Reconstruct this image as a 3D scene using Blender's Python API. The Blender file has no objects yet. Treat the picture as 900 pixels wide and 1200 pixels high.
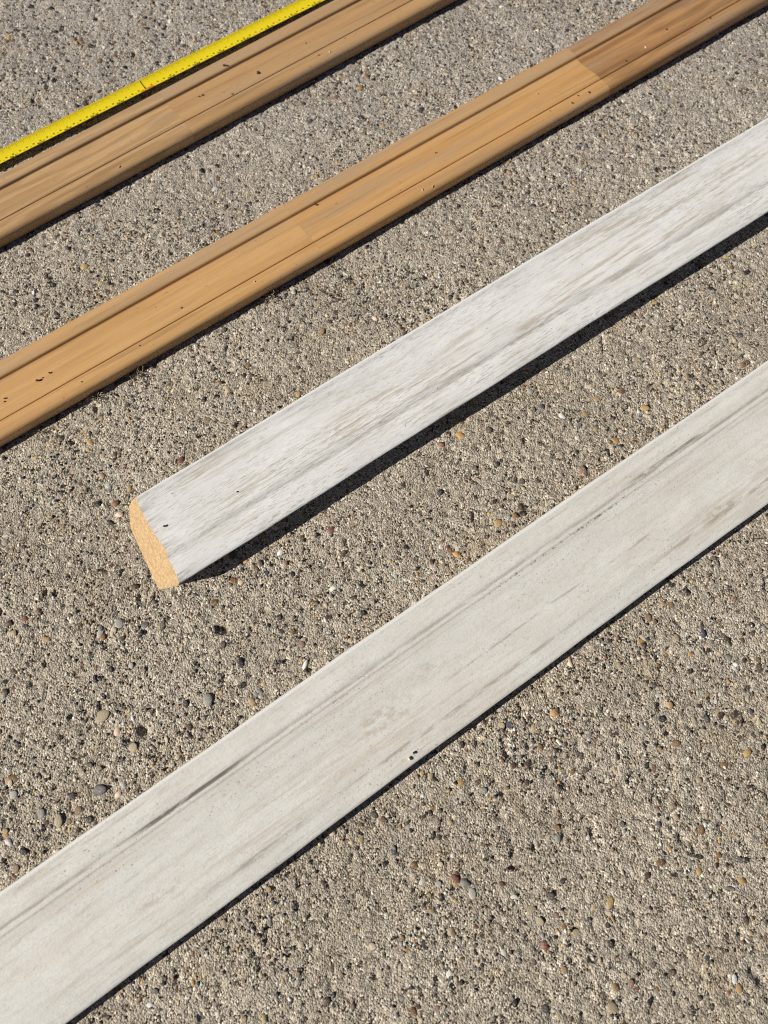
import bpy, bmesh, math, random
import numpy as np
from mathutils import Vector, Matrix

# ------------------------------------------------------------------ camera
scene = bpy.context.scene
C = scene.collection
cam = bpy.data.cameras.new("camera")
cam.sensor_fit = 'VERTICAL'; cam.sensor_height = 36.0; cam.sensor_width = 27.0
cam.lens = 26.0
cam.clip_start = 0.01; cam.clip_end = 100.0
cam.dof.use_dof = True
cam.dof.focus_distance = 0.50          # a phone camera: aperture about 3.6 mm wide
cam.dof.aperture_fstop = 7.4
camo = bpy.data.objects.new("camera", cam)
camo.location = (0, 0, 0.495)
camo.rotation_euler = (math.radians(90 - 71.22), 0, 0)
C.objects.link(camo)
scene.camera = camo

# ------------------------------------------------------------------ daylight
SUN_EL = 29.5            # degrees above the horizon
SHADOW_AZ = 23.5         # direction the shadows fall, degrees from +X towards +Y
world = bpy.data.worlds.new("World"); scene.world = world
world.use_nodes = True
wn = world.node_tree.nodes; wl = world.node_tree.links
bg = wn["Background"]
sky = wn.new("ShaderNodeTexSky"); sky.sky_type = 'NISHITA'; sky.sun_disc = False
sky.sun_elevation = math.radians(SUN_EL)
sky.air_density = 0.28; sky.dust_density = 0.2; sky.ozone_density = 0.2      # deep clear sky, little fill light
to_sun = math.radians(SHADOW_AZ + 180.0)
sky.sun_rotation = math.pi / 2 - to_sun
wl.new(sky.outputs[0], bg.inputs[0]); bg.inputs[1].default_value = 0.05
sun = bpy.data.lights.new("sun", 'SUN'); sun.energy = 5.0; sun.angle = math.radians(0.53)
sun.color = (1.0, 0.946, 0.85)
suno = bpy.data.objects.new("sun", sun); C.objects.link(suno)
sd = Vector((math.cos(to_sun) * math.cos(math.radians(SUN_EL)),
             math.sin(to_sun) * math.cos(math.radians(SUN_EL)), math.sin(math.radians(SUN_EL))))
suno.rotation_euler = sd.to_track_quat('Z', 'Y').to_euler()
suno.location = (-0.6, -0.3, 0.8)
scene.view_settings.view_transform = 'Standard'
scene.view_settings.look = 'None'
scene.view_settings.gamma = 1.0
scene.view_settings.exposure = 0.30
scene.view_settings.use_curve_mapping = False
scene.cycles.use_denoising = False
scene.cycles.filter_width = 1.1

# ------------------------------------------------------------------ node helper
class Mat:
    def __init__(s, name, rough=0.8, spec=0.3):
        s.m = bpy.data.materials.new(name); s.m.use_nodes = True
        s.t = s.m.node_tree; s.b = s.t.nodes["Principled BSDF"]
        s.b.inputs["Roughness"].default_value = rough
        s.b.inputs["Specular IOR Level"].default_value = spec
    def n(s, typ, **kw):
        nd = s.t.nodes.new("ShaderNode" + typ)
        for k, v in kw.items():
            setattr(nd, k, v)
        return nd
    def put(s, sock, v):
        if hasattr(v, "is_output"):
            s.t.links.new(v, sock)
        else:
            sock.default_value = v
    def math(s, op, a, b=0.0, c=0.0, clamp=False):
        nd = s.n("Math", operation=op, use_clamp=clamp)
        s.put(nd.inputs[0], a); s.put(nd.inputs[1], b); s.put(nd.inputs[2], c)
        return nd.outputs[0]
    def coord(s, scale, off=(0, 0, 0), src=None):
        if src is None:
            src = s.n("TexCoord").outputs["Object"]
        mp = s.n("Mapping"); s.put(mp.inputs[0], src)
        mp.inputs["Scale"].default_value = scale; mp.inputs["Location"].default_value = off
        return mp.outputs[0]
    def noise(s, vec, scale=1.0, detail=2.0, rough=0.5, dist=0.0):
        nd = s.n("TexNoise"); s.put(nd.inputs["Vector"], vec)
        nd.inputs["Scale"].default_value = scale; nd.inputs["Detail"].default_value = detail
        nd.inputs["Roughness"].default_value = rough; nd.inputs["Distortion"].default_value = dist
        return nd.outputs["Fac"]
    def step(s, v, lo, hi, out0=0.0, out1=1.0):
        nd = s.n("MapRange", interpolation_type='SMOOTHSTEP'); s.put(nd.inputs[0], v)
        nd.inputs[1].default_value = lo; nd.inputs[2].default_value = hi
        nd.inputs[3].default_value = out0; nd.inputs[4].default_value = out1
        return nd.outputs[0]
    def mix(s, f, a, b, mode='MIX'):
        nd = s.n("Mix", data_type='RGBA', blend_type=mode)
        s.put(nd.inputs[0], f)
        for sk, v in ((nd.inputs[6], a), (nd.inputs[7], b)):
            s.put(sk, v if hasattr(v, "is_output") else (*v, 1.0))
        return nd.outputs[2]
    def xyz(s):
        nd = s.n("SeparateXYZ"); s.put(nd.inputs[0], s.n("TexCoord").outputs["Object"])
        return nd.outputs
    def color(s, c):
        s.put(s.b.inputs["Base Color"], c if hasattr(c, "is_output") else (*c, 1.0))
    def bump(s, h, dist, strength=1.0, prev=None):
        nd = s.n("Bump"); s.put(nd.inputs["Height"], h)
        nd.inputs["Distance"].default_value = dist; nd.inputs["Strength"].default_value = strength
        if prev is not None:
            s.put(nd.inputs["Normal"], prev)
        s.put(s.b.inputs["Normal"], nd.outputs[0])
        return nd.outputs[0]

def link(name, me, mat=None, parent=None):
    o = bpy.data.objects.new(name, me); C.objects.link(o)
    if mat is not None and me is not None:
        me.materials.clear(); me.materials.append(mat)
    if parent is not None:
        o.parent = parent
    return o

def tag(o, label, cat, group=None):
    o["label"] = label; o["category"] = cat
    if group:
        o["group"] = group
    return o

def mesh_np(name, co, faces, smooth=True, col=None):
    """faces: (n,3) or (n,4) int array"""
    me = bpy.data.meshes.new(name)
    co = np.ascontiguousarray(co, dtype=np.float32); faces = np.ascontiguousarray(faces, dtype=np.int32)
    nf, k = faces.shape
    me.vertices.add(len(co)); me.vertices.foreach_set("co", co.ravel())
    me.loops.add(nf * k); me.loops.foreach_set("vertex_index", faces.ravel())
    me.polygons.add(nf)
    me.polygons.foreach_set("loop_start", np.arange(0, nf * k, k, dtype=np.int32))
    me.update(calc_edges=True)
    me.polygons.foreach_set("use_smooth", np.full(nf, smooth, dtype=bool))
    if col is not None:
        at = me.color_attributes.new("tint", 'FLOAT_COLOR', 'POINT')
        at.data.foreach_set("color", np.ascontiguousarray(col, dtype=np.float32).ravel())
    me.validate()
    return me

# ------------------------------------------------------------------ where the boards lie (metres)
# name: angle of the length, offset of the far edge across the length, width
LAY = {'w1': (34.8, -0.0706, 0.082), 'w2': (34.4, -0.2422, 0.0721), 'b2': (35.0, -0.3982, 0.0605),
       'b1': (36.2, -0.5567, 0.0590), 'tape': (35.34, -0.5870, 0.0163)}
def frame(k):
    a = math.radians(LAY[k][0])
    return np.array([math.cos(a), math.sin(a)]), np.array([math.sin(a), -math.cos(a)])
def board_point(k, s, u):                       # s along, u across from the far edge
    D, N = frame(k)
    return D * s + N * (LAY[k][1] + u)
W2_END = -0.0572

# ------------------------------------------------------------------ ground: exposed aggregate concrete
def vnoise(X, Y, wl, seed):
    r = np.random.RandomState(seed)
    n = 997
    lat = r.rand(n, n).astype(np.float32)
    gx = X / wl + 400.37; gy = Y / wl + 300.71
    ix = np.floor(gx).astype(int); iy = np.floor(gy).astype(int)
    fx = (gx - ix).astype(np.float32); fy = (gy - iy).astype(np.float32)
    fx = fx * fx * (3 - 2 * fx); fy = fy * fy * (3 - 2 * fy)
    ix %= n; iy %= n; jx = (ix + 1) % n; jy = (iy + 1) % n
    return (lat[ix, iy] * (1 - fx) + lat[jx, iy] * fx) * (1 - fy) + (lat[ix, jy] * (1 - fx) + lat[jx, jy] * fx) * fy

PITS = [(-0.1545, 0.0196, 0.0042, 0.0045), (-0.1075, 0.0855, 0.0040, 0.0045), (-0.262, 0.098, 0.0032, 0.004)]
def height(X, Y):
    z = (vnoise(X, Y, 0.060, 1) - 0.5) * 0.0012 + (vnoise(X, Y, 0.018, 2) - 0.5) * 0.0008
    a = vnoise(X, Y, 0.0070, 3); b = vnoise(X, Y, 0.0034, 4); c = vnoise(X + Y * .3, Y - X * .3, 0.0021, 5)
    z = z + (a - 0.5) * 0.0004 + (b - 0.5) * 0.0005 + (c - 0.5) * 0.0007
    p = vnoise(X, Y, 0.0036, 6)
    z = z - np.clip(p - 0.76, 0, 1) * 0.0085       # small pits where sand has washed out
    for px, py, pr, pd in PITS:
        q = np.hypot(X - px, (Y - py)) / pr * (1 + 0.5 * (vnoise(X, Y, 0.003, 9) - 0.5))
        z = z - pd * np.clip(1.25 - q, 0, 1) ** 0.7
    return z - 0.0012

FX0, FX1, FY0, FY1, ST = -0.48, 0.48, -0.25, 0.79, 0.00125
xs = np.arange(FX0, FX1 + 1e-6, ST); ys = np.arange(FY0, FY1 + 1e-6, ST)
xs = np.concatenate([[-12, -5, -2, -1, -.65], xs, [.65, 1, 2, 5, 12]])
ys = np.concatenate([[-12, -5, -2, -1, -.4], ys, [.95, 1.2, 2, 5, 12]])
nx, ny = len(xs), len(ys)
GX, GY = np.meshgrid(xs, ys, indexing='ij')
jit = np.random.RandomState(8)
inside = (GX > FX0) & (GX < FX1) & (GY > FY0) & (GY < FY1)
GX = GX + inside * (jit.rand(nx, ny) - .5) * ST * .55; GY = GY + inside * (jit.rand(nx, ny) - .5) * ST * .55
GZ = np.where(inside, height(GX, GY), -0.0012)
idx = np.arange(nx * ny).reshape(nx, ny)
fq = np.stack([idx[:-1, :-1], idx[1:, :-1], idx[1:, 1:], idx[:-1, 1:]], -1).reshape(-1, 4)
gme = mesh_np("ground", np.stack([GX, GY, GZ], -1).reshape(-1, 3), fq)

gm = Mat("exposed_concrete", 0.85, 0.25)
def sand_color(m):
    vo = m.n("TexVoronoi"); m.put(vo.inputs["Vector"], m.n("TexCoord").outputs["Object"])
    vo.inputs["Scale"].default_value = 900.0
    sep = m.n("SeparateColor"); m.put(sep.inputs[0], vo.outputs["Color"])
    rp = m.n("ValToRGB"); m.put(rp.inputs[0], sep.outputs[0])
    cr = rp.color_ramp; cr.interpolation = 'CONSTANT'
    pal = [(0.0, (.050, .042, .036)), (.09, (.150, .120, .092)), (.22, (.300, .250, .190)), (.36, (.430, .370, .285)),
           (.56, (.520, .460, .365)), (.76, (.620, .550, .440)), (.92, (.80, .75, .66))]
    while len(cr.elements) < len(pal):
        cr.elements.new(0.5)
    for e, (p, c) in zip(cr.elements, pal):
        e.position = p; e.color = (*c, 1)
    return rp.outputs[0], vo.outputs["Distance"], sep.outputs[1]
sc_, sdist, srnd = sand_color(gm)
paste = gm.mix(gm.step(gm.noise(gm.coord((1, 1, 1)), 620, 3, .7), .34, .66), (.250, .212, .170), (.64, .575, .475))
base = gm.mix(gm.step(gm.noise(gm.coord((1, 1, 1), (3, 1, 0)), 130, 3, .6), .33, .58), paste, sc_)
blot = gm.noise(gm.coord((1, 1, 1), (7, 2, 0)), 11, 4, .6)
base = gm.mix(gm.step(blot, .35, .68, 0, .5), base, (.74, .72, .70), 'MULTIPLY')
blot2 = gm.noise(gm.coord((1, 1, 1), (1, 5, 0)), 24, 3, .6)
base = gm.mix(gm.step(blot2, .52, .74, 0, .5), base, (1.0, .90, .74), 'MULTIPLY')
# greyer, cleaner concrete further up the slab
yy = gm.xyz()
gv = gm.step(gm.math('ADD', yy[1], gm.math('MULTIPLY', blot, .25)), .38, .75, 0, 1)
base = gm.mix(gv, base, gm.mix(1.0, base, (.96, .985, 1.06), 'MULTIPLY'))
gm.color(base)
nb = gm.bump(gm.noise(gm.coord((1, 1, 1)), 900, 3, .7), 0.0007, .8)
gm.bump(gm.math('MULTIPLY', sdist, -1.0), 0.0008, .7, nb)
ground = link("ground", gme, gm.m); ground["kind"] = "structure"

# grains of the aggregate
PAL = {'K': (.030, .028, .028), 'D': (.085, .056, .042), 'B': (.200, .108, .046), 'R': (.200, .088, .060),
       'O': (.430, .270, .100), 'T': (.430, .345, .215), 'G': (.240, .230, .210), 'W': (.720, .690, .640),
       'C': (.680, .560, .390), 'S': (.070, .075, .092), 'P': (.500, .475, .430)}
def covered(X, Y, pad=0.001):
    m = np.zeros(X.shape, bool)
    for k, (a, off, w) in LAY.items():
        D, N = frame(k)
        u = X * N[0] + Y * N[1] - off; s = X * D[0] + Y * D[1]
        w_ = w - .012 if k in ('w1', 'w2') else w - .004
        m |= (u > .004) & (u < w_) & ((s > W2_END) if k == 'w2' else True)
    return m
def grain_mesh(name, X, Y, R1, R2, ANG, RISE, COL, seed, K=7):
    r = np.random.RandomState(seed); n = len(X)
    th = (np.arange(K) / K * 2 * np.pi)[None, :] + r.rand(n, 1) * 6.28
    wob = 1 + (r.rand(n, K) - .5) * .60
    rings = []
    for rad, hz in ((1.0, -0.45), (0.86, 0.42), ):
        px = np.cos(th) * wob * rad * R1[:, None]; py = np.sin(th) * wob * rad * R2[:, None]
        ca, sa = np.cos(ANG)[:, None], np.sin(ANG)[:, None]
        rings.append(np.stack([X[:, None] + px * ca - py * sa, Y[:, None] + px * sa + py * ca,
                               RISE[:, None] * hz * (1 + (r.rand(n, K) - .5) * .5)], -1))
    top = np.stack([X + (r.rand(n) - .5) * R1 * .5, Y + (r.rand(n) - .5) * R2 * .5, RISE * .8], -1)[:, None, :]
    co = np.concatenate(rings + [top], 1)
    co[:, :, 2] += height(X, Y)[:, None]
    V = 2 * K + 1
    i = np.arange(K); j = (i + 1) % K
    f = np.concatenate([np.stack([i, j, K + j], 1), np.stack([i, K + j, K + i], 1), np.stack([K + i, K + j, np.full(K, 2 * K)], 1)])
    faces = (f[None] + (np.arange(n) * V)[:, None, None]).reshape(-1, 3)
    col = np.repeat(np.concatenate([COL, np.ones((n, 1))], 1)[:, None, :], V, 1).reshape(-1, 4)
    return mesh_np(name, co.reshape(-1, 3), faces, True, col)

rg = np.random.RandomState(21)
def scatter(n, rmin, rmax, power, dens_seed, dens_cut):
    X = rg.uniform(FX0 + .01, FX1 - .01, n); Y = rg.uniform(FY0 + .01, FY1 - .01, n)
    keep = ~covered(X, Y)
    d = vnoise(X, Y, .055, dens_seed) * .6 + vnoise(X, Y, .02, dens_seed + 1) * .4
    keep &= rg.rand(n) < np.clip((d - dens_cut) * 3.0 + .35, .12, 1)
    X, Y = X[keep], Y[keep]; n = len(X)
    R = rmin + (rmax - rmin) * rg.rand(n) ** power
    return X, Y, R, n
def grain_colors(n, probs):
    ks = list(probs); p = np.array([probs[k] for k in ks]); p = p / p.sum()
    base = np.array([PAL[k] for k in ks])
    c = base[rg.choice(len(ks), n, p=p)]
    return np.clip(c * (0.75 + .5 * rg.rand(n, 1)) * (1 + (rg.rand(n, 3) - .5) * .12), 0.01, .85)

pm = Mat("aggregate_grain", 0.62, 0.35)
att = pm.n("Attribute"); att.attribute_name = "tint"
pn = pm.noise(pm.coord((1, 1, 1)), 700, 2, .6)
pm.color(pm.mix(pm.step(pn, .50, .70, 0, .55), att.outputs["Color"], (.40, .355, .285)))   # cement film on the grains
pm.bump(pn, 0.0004, .6)
mixA = dict(K=32, D=22, B=6, R=3, O=6, T=14, G=10, W=6, C=4, S=5, P=9)
mixB = dict(K=25, D=20, B=10, R=5, O=12, T=13, G=8, W=4, C=4, S=6, P=5)
X, Y, R, n = scatter(95000, .00045, .00125, 1.5, 31, .50)
g1 = grain_mesh("fine_grains", X, Y, R * (1 + .5 * rg.rand(n)), R, rg.rand(n) * 6.28, R * (.22 + .35 * rg.rand(n)), grain_colors(n, mixA), 3, 6)
o = link("fine_aggregate", g1, pm.m, ground); o["kind"] = "stuff"
X, Y, R, n = scatter(15000, .0011, .0025, 2.0, 41, .52)
g2 = grain_mesh("coarse_grains", X, Y, R * (1 + .5 * rg.rand(n)), R, rg.rand(n) * 6.28, R * (.06 + .24 * rg.rand(n)), grain_colors(n, mixB), 4)
o = link("coarse_aggregate", g2, pm.m, ground); o["kind"] = "stuff"

# the larger pebbles, each one a piece of the slab
def pebble_mesh(seed):
    r = random.Random(seed); bm = bmesh.new()
    bmesh.ops.create_icosphere(bm, subdivisions=2, radius=1.0)
    ax = [Vector((r.uniform(-1, 1), r.uniform(-1, 1), r.uniform(-.4, .6))).normalized() for _ in range(5)]
    am = [r.uniform(-.50, .26) for _ in range(5)]
    for v in bm.verts:
        d = v.co.normalized(); k = 1 + sum(a * max(0, d.dot(x)) ** 2 for a, x in zip(am, ax))
        v.co = d * k
        v.co.z = max(-.5, v.co.z)
        if v.co.z > .55: v.co.z = .55 + (v.co.z - .55) * .45
    bmesh.ops.remove_doubles(bm, verts=bm.verts, dist=.02)
    bm.faces.ensure_lookup_table()
    bmesh.ops.delete(bm, geom=[f for f in bm.faces if f.calc_center_median().z < -.46], context='FACES')
    me = bpy.data.meshes.new("pebble"); bm.to_mesh(me); bm.free()
    for p in me.polygons: p.use_smooth = True
    return me
pebs = [pebble_mesh(100 + i) for i in range(9)]
pmat = {}
for k, c in PAL.items():
    m = Mat("pebble_" + {'K': 'black', 'D': 'dark_brown', 'B': 'brown', 'R': 'red', 'O': 'ochre', 'T': 'tan', 'G': 'grey', 'W': 'white', 'C': 'cream', 'S': 'slate', 'P': 'pale_grey'}[k], .58, .35)
    oi = m.n("ObjectInfo")
    nz = m.noise(m.coord((1, 1, 1)), 3.2, 4, .65)
    c2 = m.mix(nz, tuple(x * .72 for x in c), tuple(min(.85, x * 1.28) for x in c))
    c2 = m.mix(m.math('MULTIPLY', oi.outputs["Random"], .30), c2, (.36, .32, .26))
    film = m.step(m.noise(m.coord((1, 1, 1), (4, 4, 4)), 2.2, 5, .75), .52, .66, 0, .60)
    m.color(m.mix(film, c2, (.42, .375, .30)))
    m.bump(m.noise(m.coord((1, 1, 1)), 7, 3, .6), 0.0006, .5)
    pmat[k] = m.m
for me in pebs: me.materials.append(pmat['G'])
TABLE = "180,27,6.4,4.8,K;187,12,7.3,5.1,B;200,10,3.9,3.7,R;209,27,4.9,5.2,K;238,17,4.4,4.2,K;242,10,4.8,3.3,K;108,-38,6.1,5.6,B;126,-43,3.5,5.4,W;148,-36,4.2,5.2,K;196,-39,4.7,7.0,B;169,-57,6.9,4.7,B;218,-56,4.6,5.5,S;210,-72,9.6,3.7,S;101,-76,5.0,4.9,K;136,-79,5.0,7.4,O;134,-85,5.0,3.2,C;78,-76,5.5,2.9,W;60,-92,4.5,6.4,O;93,-89,6.3,5.6,T;103,-86,5.4,4.4,R;133,-91,4.5,3.6,D;134,-101,5.4,5.1,K;144,-121,4.0,5.0,R;140,-117,5.7,3.5,C;172,-121,4.8,3.1,C;180,-123,4.8,4.2,C;169,-116,5.7,4.3,D;206,-124,4.0,6.5,O;93,-134,5.7,5.3,K;132,-133,10.0,6.8,T;30,-42,3.5,5.6,K;63,-16,5.2,4.0,G;71,-105,4.0,4.7,W;106,-114,5.3,4.3,O;35,-58,4.2,3.8,C;203,-97,5.4,3.6,D;226,-98,3.6,4.4,R;204,-119,3.5,6.6,W;53,-74,5.5,7.0,P;180,42,6.4,2.9,W;214,39,3.9,2.9,C;76,23,5.9,5.2,T;171,-3,4.3,5.9,R;78,-15,4.3,3.6,B;156,-5,4.3,3.6,K;193,-54,7.9,3.0,K;158,-112,4.0,4.7,D;88,-83,7.7,5.3,T;88,-110,3.6,4.7,D;33,-69,5.0,3.7,P;114,-95,5.8,4.4,T;-107,75,5.1,6.3,D;-201,-34,7.0,11.5,T;-114,39,8.0,9.0,G;-86,37,5.5,5.4,O;-55,75,5.7,6.3,B;-181,84,5.7,5.8,C;-161,88,6.4,5.1,S;-226,79,6.3,4.5,O;-139,14,4.2,7.0,C;-190,-28,5.9,6.1,B;-182,-33,5.9,6.0,K;-213,-30,6.5,7.7,G;-178,-16,10.7,6.7,S;-237,-10,6.0,5.1,O;-233,-40,5.8,4.9,O;-129,37,5.5,5.4,K;-131,4,4.2,5.7,C;-103,-129,5.5,3.8,S;0,-33,4.7,4.9,R;-48,-102,4.5,3.4,C;-6,-102,6.1,4.4,C;-80,-139,4.3,4.7,B;6,-51,4.6,5.3,S;-149,88,5.1,7.7,D;-178,89,7.0,7.1,P;-190,83,5.7,9.0,P;-182,29,13.5,8.3,T;-159,9,9.1,8.7,T;-235,-12,4.2,6.2,C;-232,-19,5.3,6.2,P;-186,-1,6.6,4.0,D;-224,-61,5.2,6.9,B;-214,-44,4.7,4.9,D;-207,-43,5.2,5.4,K;-133,-125,4.9,3.3,S;-30,-114,3.3,6.3,D;66,202,5.5,5.3,K;195,250,9.6,6.3,O;160,258,7.9,6.3,O;144,200,7.1,9.4,R;81,160,6.9,6.2,O;40,183,4.9,5.8,K;91,180,7.0,5.7,T;142,226,4.4,4.3,W;77,232,5.6,7.3,D;170,224,7.2,5.5,O;122,281,6.3,5.8,B;196,232,6.7,6.1,D;99,192,6.0,5.3,D;62,197,4.9,4.1,R;-130,240,8.4,8.0,B;-49,316,6.4,9.4,O;-103,235,3.9,3.7,R;-64,262,5.1,6.3,O;-93,299,4.6,6.0,K;-124,317,5.3,4.7,D;-62,263,4.5,5.1,D;195,102,6.1,5.3,B;179,93,5.6,6.2,B;227,92,4.8,3.5,R;252,93,4.8,3.5,K;201,82,4.7,3.9,P;228,81,4.7,4.3,K;181,27,7.1,4.0,K;180,42,5.9,2.5,W;248,60,6.4,6.4,D;91,32,5.0,3.2,B;209,28,5.4,5.7,K;252,122,4.0,3.2,K;214,87,3.5,3.9,D;220,77,3.0,3.0,K;186,36,4.2,5.3,O;216,38,2.9,4.5,W;193,26,4.6,2.8,C;196,80,5.6,5.6,T;229,135,4.9,4.2,D;239,106,3.1,4.0,R;-70,-72,5.1,3.9,O;-49,-101,4.5,3.0,C;-5,-102,5.0,2.7,W;-58,-109,2.5,2.9,C;-68,-108,3.9,2.9,R;-95,-90,4.5,5.8,T;6,-50,4.1,5.0,G;9,-57,3.8,2.9,O;-30,-74,3.4,2.3,P;-30,-84,3.1,2.8,C;-18,-133,3.5,3.5,B;-80,-139,3.5,4.0,O;-38,-136,4.6,2.1,B;-22,-79,3.1,2.5,K;-53,-82,4.0,3.3,K;-68,-90,3.4,5.0,G;-52,-77,3.1,3.3,C;-160,88,5.6,4.4,S;-149,89,4.1,6.9,D;-241,88,4.6,3.1,K;-180,59,4.3,5.0,D;-180,42,3.2,5.3,K;-212,95,4.4,3.4,D;-167,61,4.5,5.0,P;-182,83,5.1,5.1,C;-178,90,5.4,5.4,P;-225,79,5.6,3.8,O;-194,67,4.3,4.5,S"
rp = random.Random(5)
def put_pebble(x, y, a, b, code, ang):
    o = bpy.data.objects.new("pebble", rp.choice(pebs)); C.objects.link(o); o.parent = ground
    o.material_slots[0].link = 'OBJECT'; o.material_slots[0].material = pmat[code]
    m = min(a, b)
    o.scale = (a / 2, b / 2, m * rp.uniform(.09, .19))
    o.rotation_euler = (rp.uniform(-.15, .15), rp.uniform(-.15, .15), ang)
    o.location = (x, y, float(height(np.array([x]), np.array([y]))[0]) + m * rp.uniform(-.01, .05))
cnt = 0
for row in TABLE.split(";"):
    x, y, a, b, code = row.split(",")
    x, y, a, b = (float(v) / 1000 for v in (x, y, a, b))
    if covered(np.array([x]), np.array([y]))[0]: continue
    put_pebble(x, y, a * .95, b * .95, code, rp.uniform(-.35, .35)); cnt += 1
codes = [k for k, v in mixB.items() for _ in range(v)]
while cnt < 296:
    x, y = rp.uniform(-.40, .40), rp.uniform(-.18, .70)
    if covered(np.array([x]), np.array([y]))[0]: continue
    if y > .35 and rp.random() < .6: continue
    r = rp.uniform(.0022, .0040)
    put_pebble(x, y, r * rp.uniform(1, 1.6), r, rp.choice(codes), rp.uniform(0, 3.1)); cnt += 1

# ------------------------------------------------------------------ mouldings
def sweep(prof, s0, s1, ds, seed, amp=(0.0004, 0.0002), closed=True, end0=0.0, fine=None):
    """prof: list of (u, z) in metres, far side top -> near -> bottom; local x = s, y = -u. end0 = shear of the first cut (bevel)"""
    r = np.random.RandomState(seed)
    P = np.array(prof, float); k = len(P)
    ns = max(2, int(round((s1 - s0) / ds)) + 1)
    S = np.linspace(s0, s1, ns)
    ph = r.rand(8) * 6.28
    wu = amp[0] * (np.sin(S * 9 + ph[0]) + .5 * np.sin(S * 31 + ph[1]) + .25 * np.sin(S * 97 + ph[2]))
    wz = amp[1] * (np.sin(S * 7 + ph[3]) * 0 + .4 * np.sin(S * 40 + ph[4]))
    co = np.zeros((ns, k, 3))
    zf = P[:, 1] / P[:, 1].max()
    co[:, :, 0] = S[:, None]
    co[:, :, 1] = -(P[None, :, 0] + wu[:, None])
    co[:, :, 2] = P[None, :, 1] + wz[:, None] * zf[None]
    if end0:
        fall = np.clip(1 - (S - s0) / 0.05, 0, 1)
        co[:, :, 0] += fall[:, None] * (P[None, :, 1] * end0 - P[None, :, 0] * .10)
    i = np.arange(ns - 1)[:, None]; j = np.arange(k if closed else k - 1)[None, :]; j2 = (j + 1) % k
    a = i * k + j; b = i * k + j2; c = (i + 1) * k + j2; d = (i + 1) * k + j
    f = np.stack(np.broadcast_arrays(a, d, c, b), -1).reshape(-1, 4)
    return co.reshape(-1, 3), f, ns, k

def sweep_mesh(name, prof, s0, s1, ds, seed, caps=(True, True), sharp=40, **kw):
    co, f, ns, k = sweep(prof, s0, s1, ds, seed, **kw)
    me = mesh_np(name, co, f)
    bm = bmesh.new(); bm.from_mesh(me); bm.verts.ensure_lookup_table()
    if caps[0]: bm.faces.new([bm.verts[i] for i in range(k)])
    if caps[1]: bm.faces.new([bm.verts[(ns - 1) * k + i] for i in range(k)][::-1])
    bmesh.ops.recalc_face_normals(bm, faces=bm.faces)
    for fc in bm.faces: fc.smooth = True
    bm.to_mesh(me); bm.free()
    me.set_sharp_from_angle(angle=math.radians(sharp))
    return me

def arc(cx, cz, r, a0, a1, n, rz=None):
    rz = rz or r
    return [(cx + r * math.cos(math.radians(a0 + (a1 - a0) * i / n)), cz + rz * math.sin(math.radians(a0 + (a1 - a0) * i / n))) for i in range(n + 1)]
def mm(pts): return [(u / 1000, z / 1000) for u, z in pts]
def root(name, k, s, z=0.0):
    o = bpy.data.objects.new(name, None); C.objects.link(o)
    p = board_point(k, s, 0); o.location = (p[0], p[1], z); o.rotation_euler = (0, 0, math.radians(LAY[k][0]))
    o.empty_display_size = .05
    return o

# --- varnished casing (two of them, finger jointed)
def casing_profile(w, g1, g2):
    p = arc(3.0, 7.0, 3.0, 180, 90, 5, 3.0)                          # far rounded lip
    p += [(6, 10.35), (g1 - 5, 10.9), (g1 - 2.6, 11.0), (g1 - 1.5, 10.75)]
    p += [(g1 - .9, 10.2), (g1 - .6, 9.2), (g1 - .3, 8.5), (g1 + .4, 8.2), (g1 + 1.6, 8.4)]   # step down
    for i in range(1, 9):                                            # long ogee rising
        t = i / 8; p.append((g1 + 1.6 + (g2 - g1 - 3.2) * t, 8.4 + 2.75 * (t * t * (3 - 2 * t))))
    p += [(g2 - .55, 11.2), (g2 - .35, 11.05), (g2 - .1, 9.8), (g2 + .25, 9.8), (g2 + .55, 11.0), (g2 + .9, 11.25)]   # quirk
    p += [(w - 8, 11.5), (w - 5, 11.3)]
    p += arc(w - 4, 7.2, 4, 82, 0, 7)[0:]
    p += [(w - .2, 4.0), (w - 1.3, .3), (w - 3, 0.0), (w * .6, 0.02), (w * .3, .02), (2.5, 0.0), (.3, .5), (0, 3.0)]
    return mm(p)

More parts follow.
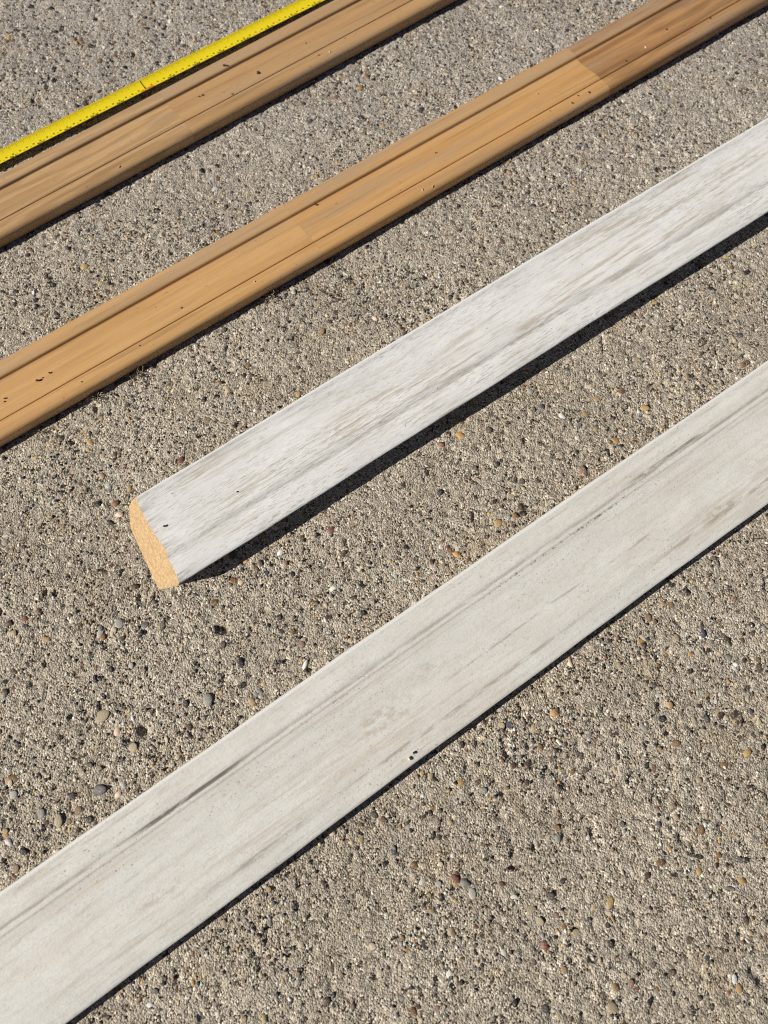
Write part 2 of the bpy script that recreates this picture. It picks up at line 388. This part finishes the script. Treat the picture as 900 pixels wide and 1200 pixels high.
def varnish(name, seed, a, b, grey=.35, rings=1.0):
    m = Mat(name, .50, .32)
    x = m.xyz()
    off = (seed * 3.7, seed * 1.3, seed)
    wob = m.noise(m.coord((6, 45, 20), off), 1, 3, .55)
    band = m.math('ADD', m.math('MULTIPLY', x[1], 520.0), m.math('MULTIPLY', wob, 26.0))
    ring = m.math('MULTIPLY_ADD', m.math('SINE', band), .5, .5)
    long_ = m.noise(m.coord((4, 130, 90), off), 1, 4, .6)
    fine = m.noise(m.coord((22, 1500, 900), off), 1, 2, .6)
    f = m.math('ADD', m.math('MULTIPLY', m.step(ring, .15, .95), .60 * rings), m.math('MULTIPLY', m.step(long_, .32, .70), .55 + .45 * (1 - rings)))
    c = m.mix(f, a, b)
    c = m.mix(m.step(fine, .50, .72, 0, .35), c, tuple(v * .62 for v in b))
    gy = m.step(m.noise(m.coord((5, 75, 40), (off[0] + 9, 4, 2)), 1, 4, .65), .50, .68, 0, grey)
    c = m.mix(gy, c, (.390, .300, .215))
    # worn, dull bloom and fine specks
    sp = m.step(m.noise(m.coord((240, 420, 420), off), 1, 2, .5), .70, .78, 0, .55)
    c = m.mix(sp, c, (.12, .070, .035))
    dk = m.step(m.noise(m.coord((5, 150, 90), (off[0], 7, 7)), 1, 4, .62), .54, .70, 0, .62)
    c = m.mix(dk, c, tuple(v * .50 for v in a))
    farb = m.math('MULTIPLY', m.step(x[1], -.0150, -.0130), m.step(m.noise(m.coord((9, 160, 60), (off[0], 3, 8)), 1, 4, .65), .36, .66, .05, .65))
    c = m.mix(farb, c, (.450, .330, .215))                          # the far band is rubbed bare and grey
    m.color(c)
    m.put(m.b.inputs["Roughness"], m.step(long_, .3, .7, .42, .62))
    m.bump(m.math('ADD', m.math('MULTIPLY', fine, .6), m.noise(m.coord((120, 500, 500), off), 1, 2, .5)), 0.00018, .7)
    return m.m

def casing(k, sref, s_from, s_to, g1, g2, joints, mats, label, seed):
    t = root("wooden_board", k, sref); tag(t, label, "board", "varnished mouldings")
    pr = casing_profile(LAY[k][2] * 1000, g1, g2)
    cuts = [s_from] + joints + [s_to]
    for i in range(len(cuts) - 1):
        a, b = cuts[i] - sref, cuts[i + 1] - sref
        me = sweep_mesh("wood_section", pr, a + (.00005 if i else 0), b - (.00005 if i < len(cuts) - 2 else 0), .01, seed, sharp=50, amp=(0, 0))
        link("wood_section", me, mats[i], t)
    return t
LT, LT2 = (.520, .300, .120), (.415, .215, .078)
DK, DK2 = (.400, .205, .080), (.265, .125, .048)
casing('b2', 0.2, -.62, 1.10, 15.6, 47.5, [-.30, .178, .474, .80],
       [varnish("varnish_far_end", 1, DK, LT2), varnish("varnish_honey", 2, (.680, .410, .180), (.560, .315, .125), .45, .3), varnish("varnish_amber", 3, (.670, .395, .168), (.540, .298, .115), .45, .4),
        varnish("varnish_dark_streaked", 4, (.560, .310, .130), (.290, .150, .066), .50, .7), varnish("varnish_other_end", 5, DK, DK2)],
       "warm brown varnished wood moulding lying between the whitewashed mouldings and the moulding beside the tape", 11)
casing('b1', 0.2, -.55, 1.05, 15.0, 44.5, [-.25, .166, .60],
       [varnish("varnish_dull", 6, DK, DK2), varnish("varnish_ringed", 7, (.600, .390, .195), (.430, .255, .120), .40, 1.0), varnish("varnish_tan", 8, (.560, .350, .170), (.470, .275, .125), .45, .4),
        varnish("varnish_end", 9, DK, DK2)],
       "varnished brown wood moulding lying right beside the yellow tape measure", 12)

# --- whitewashed mouldings
def paint_common(m, off, white, worn, patch_lo, patch_hi, streak):
    big = m.noise(m.coord((6, 34, 20), off), 1, 3, .55)
    lines = m.noise(m.coord((20, 300, 120), off), 1, 4, .65)
    fine = m.noise(m.coord((150, 1300, 700), off), 1, 3, .65)
    mott = m.noise(m.coord((28, 60, 60), off), 1, 4, .6)
    c = m.mix(m.step(mott, .3, .7), white, tuple(v * k for v, k in zip(white, (.90, .895, .885))))
    wear = m.math('MULTIPLY', m.step(big, patch_lo, patch_hi), m.step(lines, .46, .64))
    c = m.mix(m.math('MULTIPLY', wear, streak, clamp=True), c, worn)
    return c, big, lines, fine, mott
def stripe(m, x, u, w, s0, s1, soft, jag, off, lo=.42, hi=.6):
    """a worn line at distance u from the far edge, between s0 and s1 (metres, local)"""
    y = m.math('MULTIPLY', x[1], -1.0)
    wv = m.math('MULTIPLY_ADD', m.noise(m.coord((14, 3, 3), off), 1, 3, .6), jag, -jag * .5)
    d = m.math('ABSOLUTE', m.math('ADD', m.math('SUBTRACT', y, u), wv))
    k = m.step(d, w * .35, w, 1, 0)
    e = m.math('MULTIPLY', m.step(x[0], s0 - soft, s0 + soft), m.step(x[0], s1 - soft, s1 + soft, 1, 0))
    br = m.step(m.noise(m.coord((60, 300, 300), off), 1, 4, .7), lo, hi)
    return m.math('MULTIPLY', m.math('MULTIPLY', k, e), br)

# moulding with the cut end (thick near edge, crown like profile with bevelled back)
m2 = Mat("whitewash_streaky", .62, .30)
x2 = m2.xyz(); off2 = (2.1, 5.2, 1.1)
c, big, lines, fine, mott = paint_common(m2, off2, (.815, .815, .805), (.490, .435, .355), .42, .64, .85)
grit = m2.noise(m2.coord((75, 620, 500), (8, 8, 8)), 1, 3, .6)
pores = m2.math('MULTIPLY', m2.step(fine, .52, .62), m2.step(m2.noise(m2.coord((9, 30, 30), (1, 1, 6)), 1, 3, .6), .38, .60, .12, 1))
c = m2.mix(m2.math('MULTIPLY', pores, .60), c, (.340, .310, .270))
c = m2.mix(m2.math('MULTIPLY', m2.step(grit, .60, .70), .40), c, (.34, .30, .255))
broad = m2.step(m2.noise(m2.coord((7, 80, 30), (3, 9, 2)), 1, 4, .6), .54, .68, 0, .36)
c = m2.mix(broad, c, (.600, .575, .530))
c = m2.mix(m2.step(m2.noise(m2.coord((18, 55, 55), (4, 4, 1)), 1, 2, .5), .66, .76, 0, .5), c, (.800, .830, .845))     # thick bluish paint blobs
c = m2.mix(m2.math('MULTIPLY', stripe(m2, x2,   .0525, .0018, .10, 2.0, .06, .0010, (3, 3, 3), .36, .60), .60), c, (.36, .32, .265))
c = m2.mix(m2.math('MULTIPLY', stripe(m2, x2, .0042, .0014, -1, 2.5, .06, .0008, (3, 1, 3), .40, .62), .40), c, (.46, .43, .39))
c = m2.mix(m2.step(x2[1], -.0028, -.0018, 0, .85), c, (.83, .825, .81))        # sunlit edge of the rounded rim, brightened in the colour
endw = m2.math('MULTIPLY', m2.step(x2[0], .004, .030, 1, 0), m2.step(m2.noise(m2.coord((26, 420, 200), (6, 2, 2)), 1, 3, .6), .46, .60))
c = m2.mix(m2.math('MULTIPLY', endw, .75), c, (.300, .270, .235))                                # rubbed at the saw cut
c = m2.mix(m2.step(m2.noise(m2.coord((300, 500, 500), (5, 5, 5)), 1, 1, .5), .775, .81, 0, .8), c, (.10, .085, .07))
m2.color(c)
m2.bump(m2.math('ADD', m2.math('MULTIPLY', fine, .8), m2.math('MULTIPLY', grit, .6)), 0.00028, .9)

P2 = mm([(0.0, 6.4), (-.05, 11.6), (.5, 13.4), (1.5, 14.1), (2.6, 13.9), (4.2, 13.2), (9, 12.9), (15, 13.1), (21, 13.5), (28, 14.1), (35, 14.9), (41, 15.9), (45, 16.6), (48, 16.9),
         (50.0, 16.75), (51.4, 16.0), (52.6, 15.45), (54.4, 15.6), (58, 16.2), (63, 16.5), (67, 16.2), (70.0, 15.9), (71.6, 15.5), (72.1, 14.8), (71.7, 13.6),
         (63.0, 1.0), (62.0, 0.0), (50, 0), (38, 0), (26, 0), (14, 0), (11.5, .3), (6, 2.8), (1.0, 5.6)])
t2 = root("wooden_board", 'w2', W2_END)
tag(t2, "whitewashed wood moulding with a bare sawn end lying on the concrete", "board")
me2 = sweep_mesh("moulding_body", P2, 0.0, 1.75, .008, 5, caps=(False, True), sharp=55, end0=1.05, amp=(.0004, .00012))
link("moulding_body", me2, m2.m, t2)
co, f, ns, k = sweep(P2, 0.0, 1.75, .008, 5, end0=1.05, amp=(.0004, .00012))
bm = bmesh.new(); vs = [bm.verts.new(co[i]) for i in range(k)]; fc = bm.faces.new(vs)
if fc.normal.x > 0: fc.normal_flip()
bmesh.ops.recalc_face_normals(bm, faces=bm.faces); bm.normal_update()
bmesh.ops.triangulate(bm, faces=list(bm.faces))
cme = bpy.data.meshes.new("cut_end"); bm.to_mesh(cme); bm.free()
ce = Mat("bare_sawn_wood", .75, .2)
sw = ce.noise(ce.coord((900, 500, 500)), 1, 3, .7); sl = ce.noise(ce.coord((300, 120, 420), (2, 2, 2)), 1, 3, .6)
cc = ce.mix(ce.step(sw, .3, .7), (.340, .225, .112), (.520, .370, .205))
cc = ce.mix(ce.step(sl, .52, .70, 0, .35), cc, (.27, .16, .07))
cc = ce.mix(ce.step(ce.noise(ce.coord((700, 1100, 1100), (1, 7, 1)), 1, 2, .5), .70, .76, 0, .7), cc, (.20, .115, .05))
ce.color(cc); ce.bump(sw, .0004, .9)
cap = link("cut_end", cme, ce.m, t2); cap["label"] = "bare tan sawn end of the moulding"

# the wide moulding
m1 = Mat("whitewash_weathered", .66, .28)
x1 = m1.xyz(); off1 = (9.3, 1.7, 3.3); S1 = -0.45
c, big, lines, fine, mott = paint_common(m1, off1, (.755, .748, .712), (.580, .535, .460), .44, .66, .75)
soft = m1.noise(m1.coord((2.2, 105, 30), (5, 5, 2)), 1, 3, .5)
c = m1.mix(m1.step(soft, .44, .66, 0, .40), c, (.640, .605, .560))
c = m1.mix(m1.step(m1.noise(m1.coord((5, 26, 20), (6, 1, 2)), 1, 3, .55), .50, .68, 0, .38), c, (.690, .615, .525))
c = m1.mix(m1.math('MULTIPLY', m1.step(fine, .56, .68), .26), c, (.36, .33, .29))
dots = m1.noise(m1.coord((560, 760, 760), (2, 6, 6)), 1, 2, .5)
dotz = m1.math('MULTIPLY', m1.step(dots, .655, .70), m1.step(m1.noise(m1.coord((16, 34, 34), (2, 2, 9)), 1, 3, .6), .45, .62, .10, 1))
c = m1.mix(m1.step(m1.noise(m1.coord((380, 520, 520), (7, 7, 7)), 1, 3, .7), .46, .72, 0, .22), c, (.40, .37, .33))
c = m1.mix(m1.math('MULTIPLY', dotz, .70), c, (.22, .185, .15))
ST1 = [(.0186, .0014, -1, 3, .05, .0008, .30, .56, .62, (.345, .300, .245)), (.0190, .0017, .307, .377, .012, .0008, .30, .50, .85, (.130, .110, .095)),
       (.0165, .0014, .700, .770, .02, .0006, .36, .56, .75, (.16, .14, .12)), (.0700, .0018, .425, .60, .03, .0040, .40, .58, .55, (.33, .265, .190)),
       (.0695, .0020, .68, 1.2, .04, .0030, .42, .58, .60, (.34, .265, .175)), (.0705, .0022, .330, .395, .02, .0016, .40, .62, .55, (.27, .245, .22)),
       (.0520, .0012, .50, .72, .04, .0030, .46, .60, .55, (.35, .31, .26)), (.0300, .0020, -1, .30, .06, .0040, .44, .62, .42, (.43, .36, .29)),
       (.0370, .0016, -1, .34, .06, .0040, .46, .62, .42, (.44, .39, .33)), (.0055, .0012, -1, 3, .05, .0014, .46, .62, .40, (.40, .36, .31)),
       (.0260, .0010, -1, 3, .05, .0012, .40, .60, .30, (.46, .41, .35)), (.0445, .0030, -1, 3, .05, .0050, .42, .62, .28, (.50, .45, .38)), (.0615, .0016, -1, 3, .05, .0030, .42, .62, .32, (.48, .43, .37)),
       (.0125, .0024, -1, 3, .05, .0024, .42, .62, .28, (.50, .45, .39)), (.0770, .0014, -1, 3, .05, .0014, .42, .62, .30, (.46, .43, .39))]
for i, (u, w, s0, s1, so, jg, lo, hi, k_, col_) in enumerate(ST1):
    c = m1.mix(m1.math('MULTIPLY', stripe(m1, x1, u, w, s0, s1, so, jg, (i * 1.7, i, 2), lo, hi), k_), c, col_)
dl = m1.math('MULTIPLY', m1.math('MULTIPLY', m1.step(m1.noise(m1.coord((7, 1, 1), (3, 9, 3)), 1, 2, .5), .48, .58, .10, 1), m1.step(m1.math('ABSOLUTE', m1.math('SUBTRACT', m1.math('MULTIPLY', x1[1], -1.0), .0225)), .0004, .0011, 1, 0)),
             m1.step(m1.noise(m1.coord((330, 300, 300), (1, 2, 3)), 1, 3, .7), .52, .60))
c = m1.mix(m1.math('MULTIPLY', dl, .75), c, (.150, .125, .10))
def blob(cx, cu, rx, ru):
    dx = m1.math('DIVIDE', m1.math('SUBTRACT', x1[0], cx), rx); dy = m1.math('DIVIDE', m1.math('ADD', x1[1], cu), ru)
    d = m1.math('ADD', m1.math('MULTIPLY', dx, dx), m1.math('MULTIPLY', dy, dy))
    return m1.math('MULTIPLY', m1.step(d, .1, 1.0, 1, 0), m1.step(m1.noise(m1.coord((150, 260, 260), (cx, 3, 3)), 1, 4, .7), .44, .60))
for cx, cu, rx, ru, k_ in [(.466, .0475, .030, .010, .45), (.505, .040, .022, .006, .35), (.735, .0675, .018, .0055, .6), (.30, .055, .020, .006, .4)]:
    c = m1.mix(m1.math('MULTIPLY', blob(cx, cu, rx, ru), k_), c, (.40, .325, .230))
c = m1.mix(m1.step(x1[1], -.0028, -.0018, 0, .8), c, (.80, .785, .75))  # far rim lightened in the colour to show the sun on its lip
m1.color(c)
m1.bump(m1.math('ADD', m1.math('MULTIPLY', fine, .5), m1.math('MULTIPLY', dots, -.5)), 0.00022, .8)
P1 = [(0, 4.2), (.1, 7.6), (.7, 8.8), (1.7, 9.3), (3.2, 9.2), (4.6, 8.9), (9, 9.3), (14, 9.9), (16.5, 9.9), (17.6, 9.5), (18.4, 9.1), (19.4, 9.15), (21.4, 9.5), (22.1, 9.35),
      (22.6, 8.9), (23.4, 8.75), (27, 8.5), (34, 8.05), (44, 7.6), (54, 7.4), (63, 7.5), (69.2, 7.75), (69.9, 7.55), (70.6, 7.4), (76, 7.35), (80.4, 7.1), (81.6, 6.7), (82, 6.1), (81.5, 5.2)]
P1 = mm([(u, z + 3.0) for u, z in P1] + [(73.5, .4), (72.8, 0), (60, 0), (40, 0), (20, 0), (7, 0), (5.6, .5), (.4, 6.4)])
t1 = root("wooden_board", 'w1', S1)
tag(t1, "wide weathered whitewashed wood moulding with beige stains and a long groove", "board")
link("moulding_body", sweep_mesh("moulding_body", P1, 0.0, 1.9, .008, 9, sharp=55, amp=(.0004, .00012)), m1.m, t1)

# ------------------------------------------------------------------ tape measure
tp = root("tape_measure", 'tape', 0.1533)
tag(tp, "yellow tape measure blade stretched out on the concrete", "tape measure")
TW, SAG, TILT = .0163, .0027, math.radians(7)
TR = ((TW / 2) ** 2 + SAG ** 2) / (2 * SAG); TA = math.asin(TW / 2 / TR); ARC = 2 * TA * TR
def on_blade(x, a, lift=0.0):                   # a = distance along the curved width from the near lip
    th = -TA + a / TR; r = TR - lift             # negative = near lip
    y = math.sin(th) * r; z = TR - math.cos(th) * r
    return (x, -TW / 2 + y * math.cos(TILT) + z * math.sin(TILT), z * math.cos(TILT) - y * math.sin(TILT) + .0014)
NB = 20
def strip_mesh(name, x0, x1, nseg, thick):
    co = []; fs = []
    for i in range(nseg + 1):
        x = x0 + (x1 - x0) * i / nseg
        for sgn in (0, -thick):
            for j in range(NB + 1): co.append(on_blade(x, ARC * j / NB, sgn))
    V = 2 * (NB + 1)
    for i in range(nseg):
        for j in range(NB):
            a = i * V + j; fs.append((a, a + V, a + V + 1, a + 1))
            b = a + NB + 1; fs.append((b, b + 1, b + V + 1, b + V))
        a = i * V; fs.append((a, a + NB + 1, a + V + NB + 1, a + V))
        a = i * V + NB; fs.append((a, a + V, a + V + NB + 1, a + NB + 1))
    return mesh_np(name, np.array(co), np.array(fs))
ty = Mat("yellow_blade_paint", .42, .4)
tz = ty.noise(ty.coord((60, 300, 300)), 1, 3, .6)
tc = ty.mix(tz, (.860, .720, .020), (.800, .640, .015))
tc = ty.mix(ty.step(ty.noise(ty.coord((400, 900, 900), (3, 3, 3)), 1, 2, .5), .66, .76, 0, .5), tc, (.50, .36, .02))
ty.color(tc)
blade = strip_mesh("blade", -.62, .85, 150, .00018)
blade.set_sharp_from_angle(angle=math.radians(50))
link("blade", blade, ty.m, tp)
ink = Mat("black_ink", .5, .3); ink.color((.018, .016, .014))
brn = Mat("brown_red_ink", .5, .3); brn.color((.30, .110, .012))
red = Mat("red_ink", .5, .3); red.color((.70, .080, .020))
INCH = .0254
def quads(name, rects, mat, sub=3):
    co = []; fs = []
    for (x0, x1, a0, a1) in rects:
        b = len(co)
        for j in range(sub + 1):
            a = a0 + (a1 - a0) * j / sub
            co.append(on_blade(x0, a, .00005)); co.append(on_blade(x1, a, .00005))
        for j in range(sub): fs.append((b + 2 * j, b + 2 * j + 1, b + 2 * j + 3, b + 2 * j + 2))
    return link(name, mesh_np(name, np.array(co), np.array(fs), True), mat, tp)
eighth = []; mid = []
for i in range(-170, 230):
    x = i * INCH / 8
    if i % 2 == 0: mid.append((x - .00085, x + .00085, .0066, .0086))
    else: mid.append((x - .00060, x + .00060, .0052, .0064))
o = quads("tick_marks", mid, brn.m); o["kind"] = "stuff"
sl = []
for i in range(-340, 460):
    x = i * INCH / 16
    sl.append((x - .00010, x + .00010, ARC - (.0035 if i % 4 == 0 else .0020), ARC - .0002))
o = quads("edge_ticks", sl, brn.m); o["kind"] = "stuff"
quads("foot_line", [(-.00045, .00045, .0048, ARC - .001)], ink.m, 8)
quads("stud_mark", [(-.0060, -.0006, .0026, .0050), (.0006, .0075, .0020, .0058)], red.m)
dg = bpy.context.evaluated_depsgraph_get()
def numeral(txt, xc):
    cu = bpy.data.curves.new("numeral", 'FONT'); cu.body = txt; cu.size = .0070; cu.align_x = 'CENTER'; cu.resolution_u = 2; cu.offset = .00022
    tmp = bpy.data.objects.new("numeral_text", cu); C.objects.link(tmp)
    dg = bpy.context.evaluated_depsgraph_get(); dg.update()
    me = bpy.data.meshes.new_from_object(tmp.evaluated_get(dg))
    bpy.data.objects.remove(tmp); bpy.data.curves.remove(cu)
    bm = bmesh.new(); bm.from_mesh(me)
    for q in range(1, 9):
        bmesh.ops.bisect_plane(bm, geom=bm.verts[:] + bm.edges[:] + bm.faces[:], plane_co=(0, q * .0006, 0), plane_no=(0, 1, 0))
    for v in bm.verts:
        v.co = on_blade(xc + v.co.x, .0006 + v.co.y, .00005)
    bm.to_mesh(me); bm.free()
    link("numeral", me, ink.m, tp)
for i in range(-8, 14):
    if i == 0: continue
    numeral(str(96 + i), i * INCH - .0004)

# ------------------------------------------------------------------ small loose things
def prof_z(P, u):
    best = 0
    for (u0, z0), (u1, z1) in zip(P[:-1], P[1:]):
        if min(u0, u1) <= u <= max(u0, u1) and abs(u1 - u0) > 1e-9:
            best = max(best, z0 + (z1 - z0) * (u - u0) / (u1 - u0))
    return best
def crumb_mesh(seed, jag=.45):
    r = random.Random(seed); bm = bmesh.new(); bmesh.ops.create_icosphere(bm, subdivisions=1, radius=1)
    for v in bm.verts: v.co *= 1 + r.uniform(-jag, jag)
    zmin = min(v.co.z for v in bm.verts)
    for v in bm.verts: v.co.z -= zmin
    me = bpy.data.meshes.new("crumb"); bm.to_mesh(me); bm.free(); return me
dirt = Mat("dry_dirt", .9, .1); dirt.color(dirt.mix(dirt.noise(dirt.coord((1, 1, 1)), 3, 3, .6), (.035, .024, .016), (.13, .090, .060)))
chipm = Mat("pale_splinter", .7, .2); chipm.color(chipm.mix(chipm.noise(chipm.coord((1, 1, 1)), 3, 3, .6), (.62, .46, .27), (.78, .66, .48)))
lintm = Mat("lint_fibre", .9, .1); lintm.color((.42, .36, .27))
stone = Mat("white_stone", .6, .3); stone.color(stone.mix(stone.noise(stone.coord((1, 1, 1)), 2, 3, .6), (.66, .62, .54), (.82, .80, .75)))
PB2, PB1 = casing_profile(60.5, 15.6, 47.5), casing_profile(59.0, 15.0, 44.5)
PROF = {'b2': PB2, 'b1': PB1, 'w1': P1, 'w2': P2}
crumbs = [crumb_mesh(i) for i in range(5)]
for c_ in crumbs: c_.materials.append(dirt.m)
def loose(name, me, mat, k, s, u, size, ang, label, cat, group=None, z=None):
    o = bpy.data.objects.new(name, me); C.objects.link(o)
    o.material_slots[0].link = 'OBJECT'; o.material_slots[0].material = mat
    p = board_point(k, s, u)
    if z is None: z = prof_z(PROF[k], u) if 0 < u < LAY[k][2] else float(height(np.array([p[0]]), np.array([p[1]]))[0])
    o.location = (p[0], p[1], z - size[2] * .08); o.scale = size; o.rotation_euler = (0, 0, ang)
    return tag(o, label, cat, group)
rr = random.Random(77)
L2 = "small dark dirt crumb on the warm brown moulding that has whitewashed mouldings beside it"
for s, u, a in [(-.0561, .0335, .0011), (-.0457, .0325, .0007), (-.0520, .0330, .0005), (-.082, .0325, .0008), (-.0835, .0350, .0006), (.062, .040, .0005), (.20, .0165, .0008), (.31, .030, .0006),
                (.415, .0505, .0005), (.455, .0535, .0007), (.445, .051, .0006), (.436, .0545, .0007), (.505, .0445, .0006), (.56, .036, .0007), (.60, .049, .0006), (-.03, .0535, .0005), (.02, .051, .0005)]:
    loose("dirt_crumb", rr.choice(crumbs), dirt.m, 'b2', s, u, (a * rr.uniform(1, 1.8), a, a * .8), rr.uniform(0, 3), L2, "crumb", "crumbs on the warm brown moulding")
L1 = "small dark dirt crumb on the varnished moulding beside the yellow tape"
for s, u, a in [(.2458, .0355, .0012), (.2470, .0335, .0007), (.1948, .0270, .0010), (.1915, .0265, .0006), (.2267, .0115, .0009), (.2285, .0125, .0006), (.300, .030, .0006), (.215, .043, .0006), (.236, .0445, .0005), (.30, .050, .0006), (.33, .047, .0005)]:
    loose("dirt_crumb", rr.choice(crumbs), dirt.m, 'b1', s, u, (a * rr.uniform(1, 1.8), a, a * .8), rr.uniform(0, 3), L1, "crumb", "crumbs on the moulding beside the tape")
chips = [crumb_mesh(40 + i, .35) for i in range(3)]
for c_ in chips: c_.materials.append(chipm.m)
for s, u, l in [(.278, .0555, .0013), (.287, .0575, .0019), (.42, .028, .0012), (.53, .042, .0014), (.12, .0525, .0009)]:
    loose("splinter", rr.choice(chips), chipm.m, 'b2', s, u, (.00035, l, .0004), rr.uniform(-.6, .6), "tiny pale splinter on the warm brown moulding that has whitewashed mouldings beside it", "splinter", "splinters on the warm brown moulding")
for s, u, l in [(.0985, .0545, .0016), (.31, .0525, .0012)]:
    loose("splinter", rr.choice(chips), chipm.m, 'b1', s, u, (.0004, l, .0004), rr.uniform(-.8, .8), "tiny pale splinter on the varnished moulding beside the yellow tape", "splinter", "splinters on the moulding beside the tape")
loose("wood_chip", chips[1], chipm.m, 'w1', .0145, .0775, (.0008, .0014, .0008), .5, "small wood chip on the near edge of the wide stained whitewashed moulding", "wood chip")
loose("dirt_crumb", crumbs[2], dirt.m, 'w1', .0185, .0762, (.0005, .0009, .0007), .2, "dark bit standing in for the shadow of the wood chip on the wide whitewashed moulding", "crumb")  # dark bit added as the shadow of the wood chip
loose("dirt_crumb", crumbs[0], dirt.m, 'w2', -.0371, .0314, (.0010, .0008, .0006), .2, "dark speck of dirt near the bare sawn end of the whitewashed moulding", "crumb")
loose("dirt_crumb", crumbs[1], dirt.m, 'w2', .0167, .0380, (.0006, .0006, .0005), .2, "dark speck beside the bluish paint patch on the moulding with the sawn end", "crumb")
chip_o = bpy.data.objects.new("stone_chip", pebs[3].copy()); C.objects.link(chip_o)
chip_o.material_slots[0].link = 'OBJECT'; chip_o.material_slots[0].material = stone.m
chip_o.scale = (.0022, .0048, .0018); chip_o.rotation_euler = (0.1, .2, -.35)
chip_o.location = (-.0518, .0612, float(height(np.array([-.0518]), np.array([.0612]))[0]) + .0008)
tag(chip_o, "bright white loose stone chip on the concrete beside the wide whitewashed moulding", "stone")

def lint_mesh(seed, n, size):
    r = random.Random(seed); co = []; fs = []
    for _ in range(n):
        p = Vector((r.gauss(0, size * .35), r.gauss(0, size * .35), abs(r.gauss(0, size * .15))))
        d = Vector((r.uniform(-1, 1), r.uniform(-1, 1), r.uniform(-.1, 1))).normalized()
        rad = r.uniform(.00014, .00024); pts = []
        for q in range(6):
            pts.append(p.copy()); d = (d + Vector((r.uniform(-.6, .6), r.uniform(-.6, .6), r.uniform(-.6, .45)))).normalized()
            p = p + d * size * r.uniform(.18, .34); p.z = max(p.z, .0001)
        b0 = len(co)
        for q, pt in enumerate(pts):
            dv = (pts[min(q + 1, 5)] - pts[max(q - 1, 0)]).normalized()
            e1 = dv.orthogonal().normalized(); e2 = dv.cross(e1)
            for a in range(3): co.append(pt + rad * (e1 * math.cos(a * 2.094) + e2 * math.sin(a * 2.094)))
        for q in range(5):
            for a in range(3):
                fs.append((b0 + q * 3 + a, b0 + q * 3 + (a + 1) % 3, b0 + q * 3 + 3 + (a + 1) % 3, b0 + q * 3 + 3 + a))
    return mesh_np("lint", np.array([tuple(v) for v in co]), np.array(fs))
for i, (s, u, sz, n_) in enumerate([(-.0281, .0625, .0050, 44), (.0071, .0630, .0046, 38), (.1259, .0630, .0050, 44), (-.0752, .0645, .0034, 20)]):
    o = link("lint_tuft", lint_mesh(50 + i, n_, sz), lintm.m)
    p = board_point('b2', s, u); o.location = (p[0], p[1], float(height(np.array([p[0]]), np.array([p[1]]))[0]) + .0003)
    tag(o, "grey fuzzy tuft of lint on the concrete against the warm brown moulding", "lint", "lint tufts along the warm brown moulding")
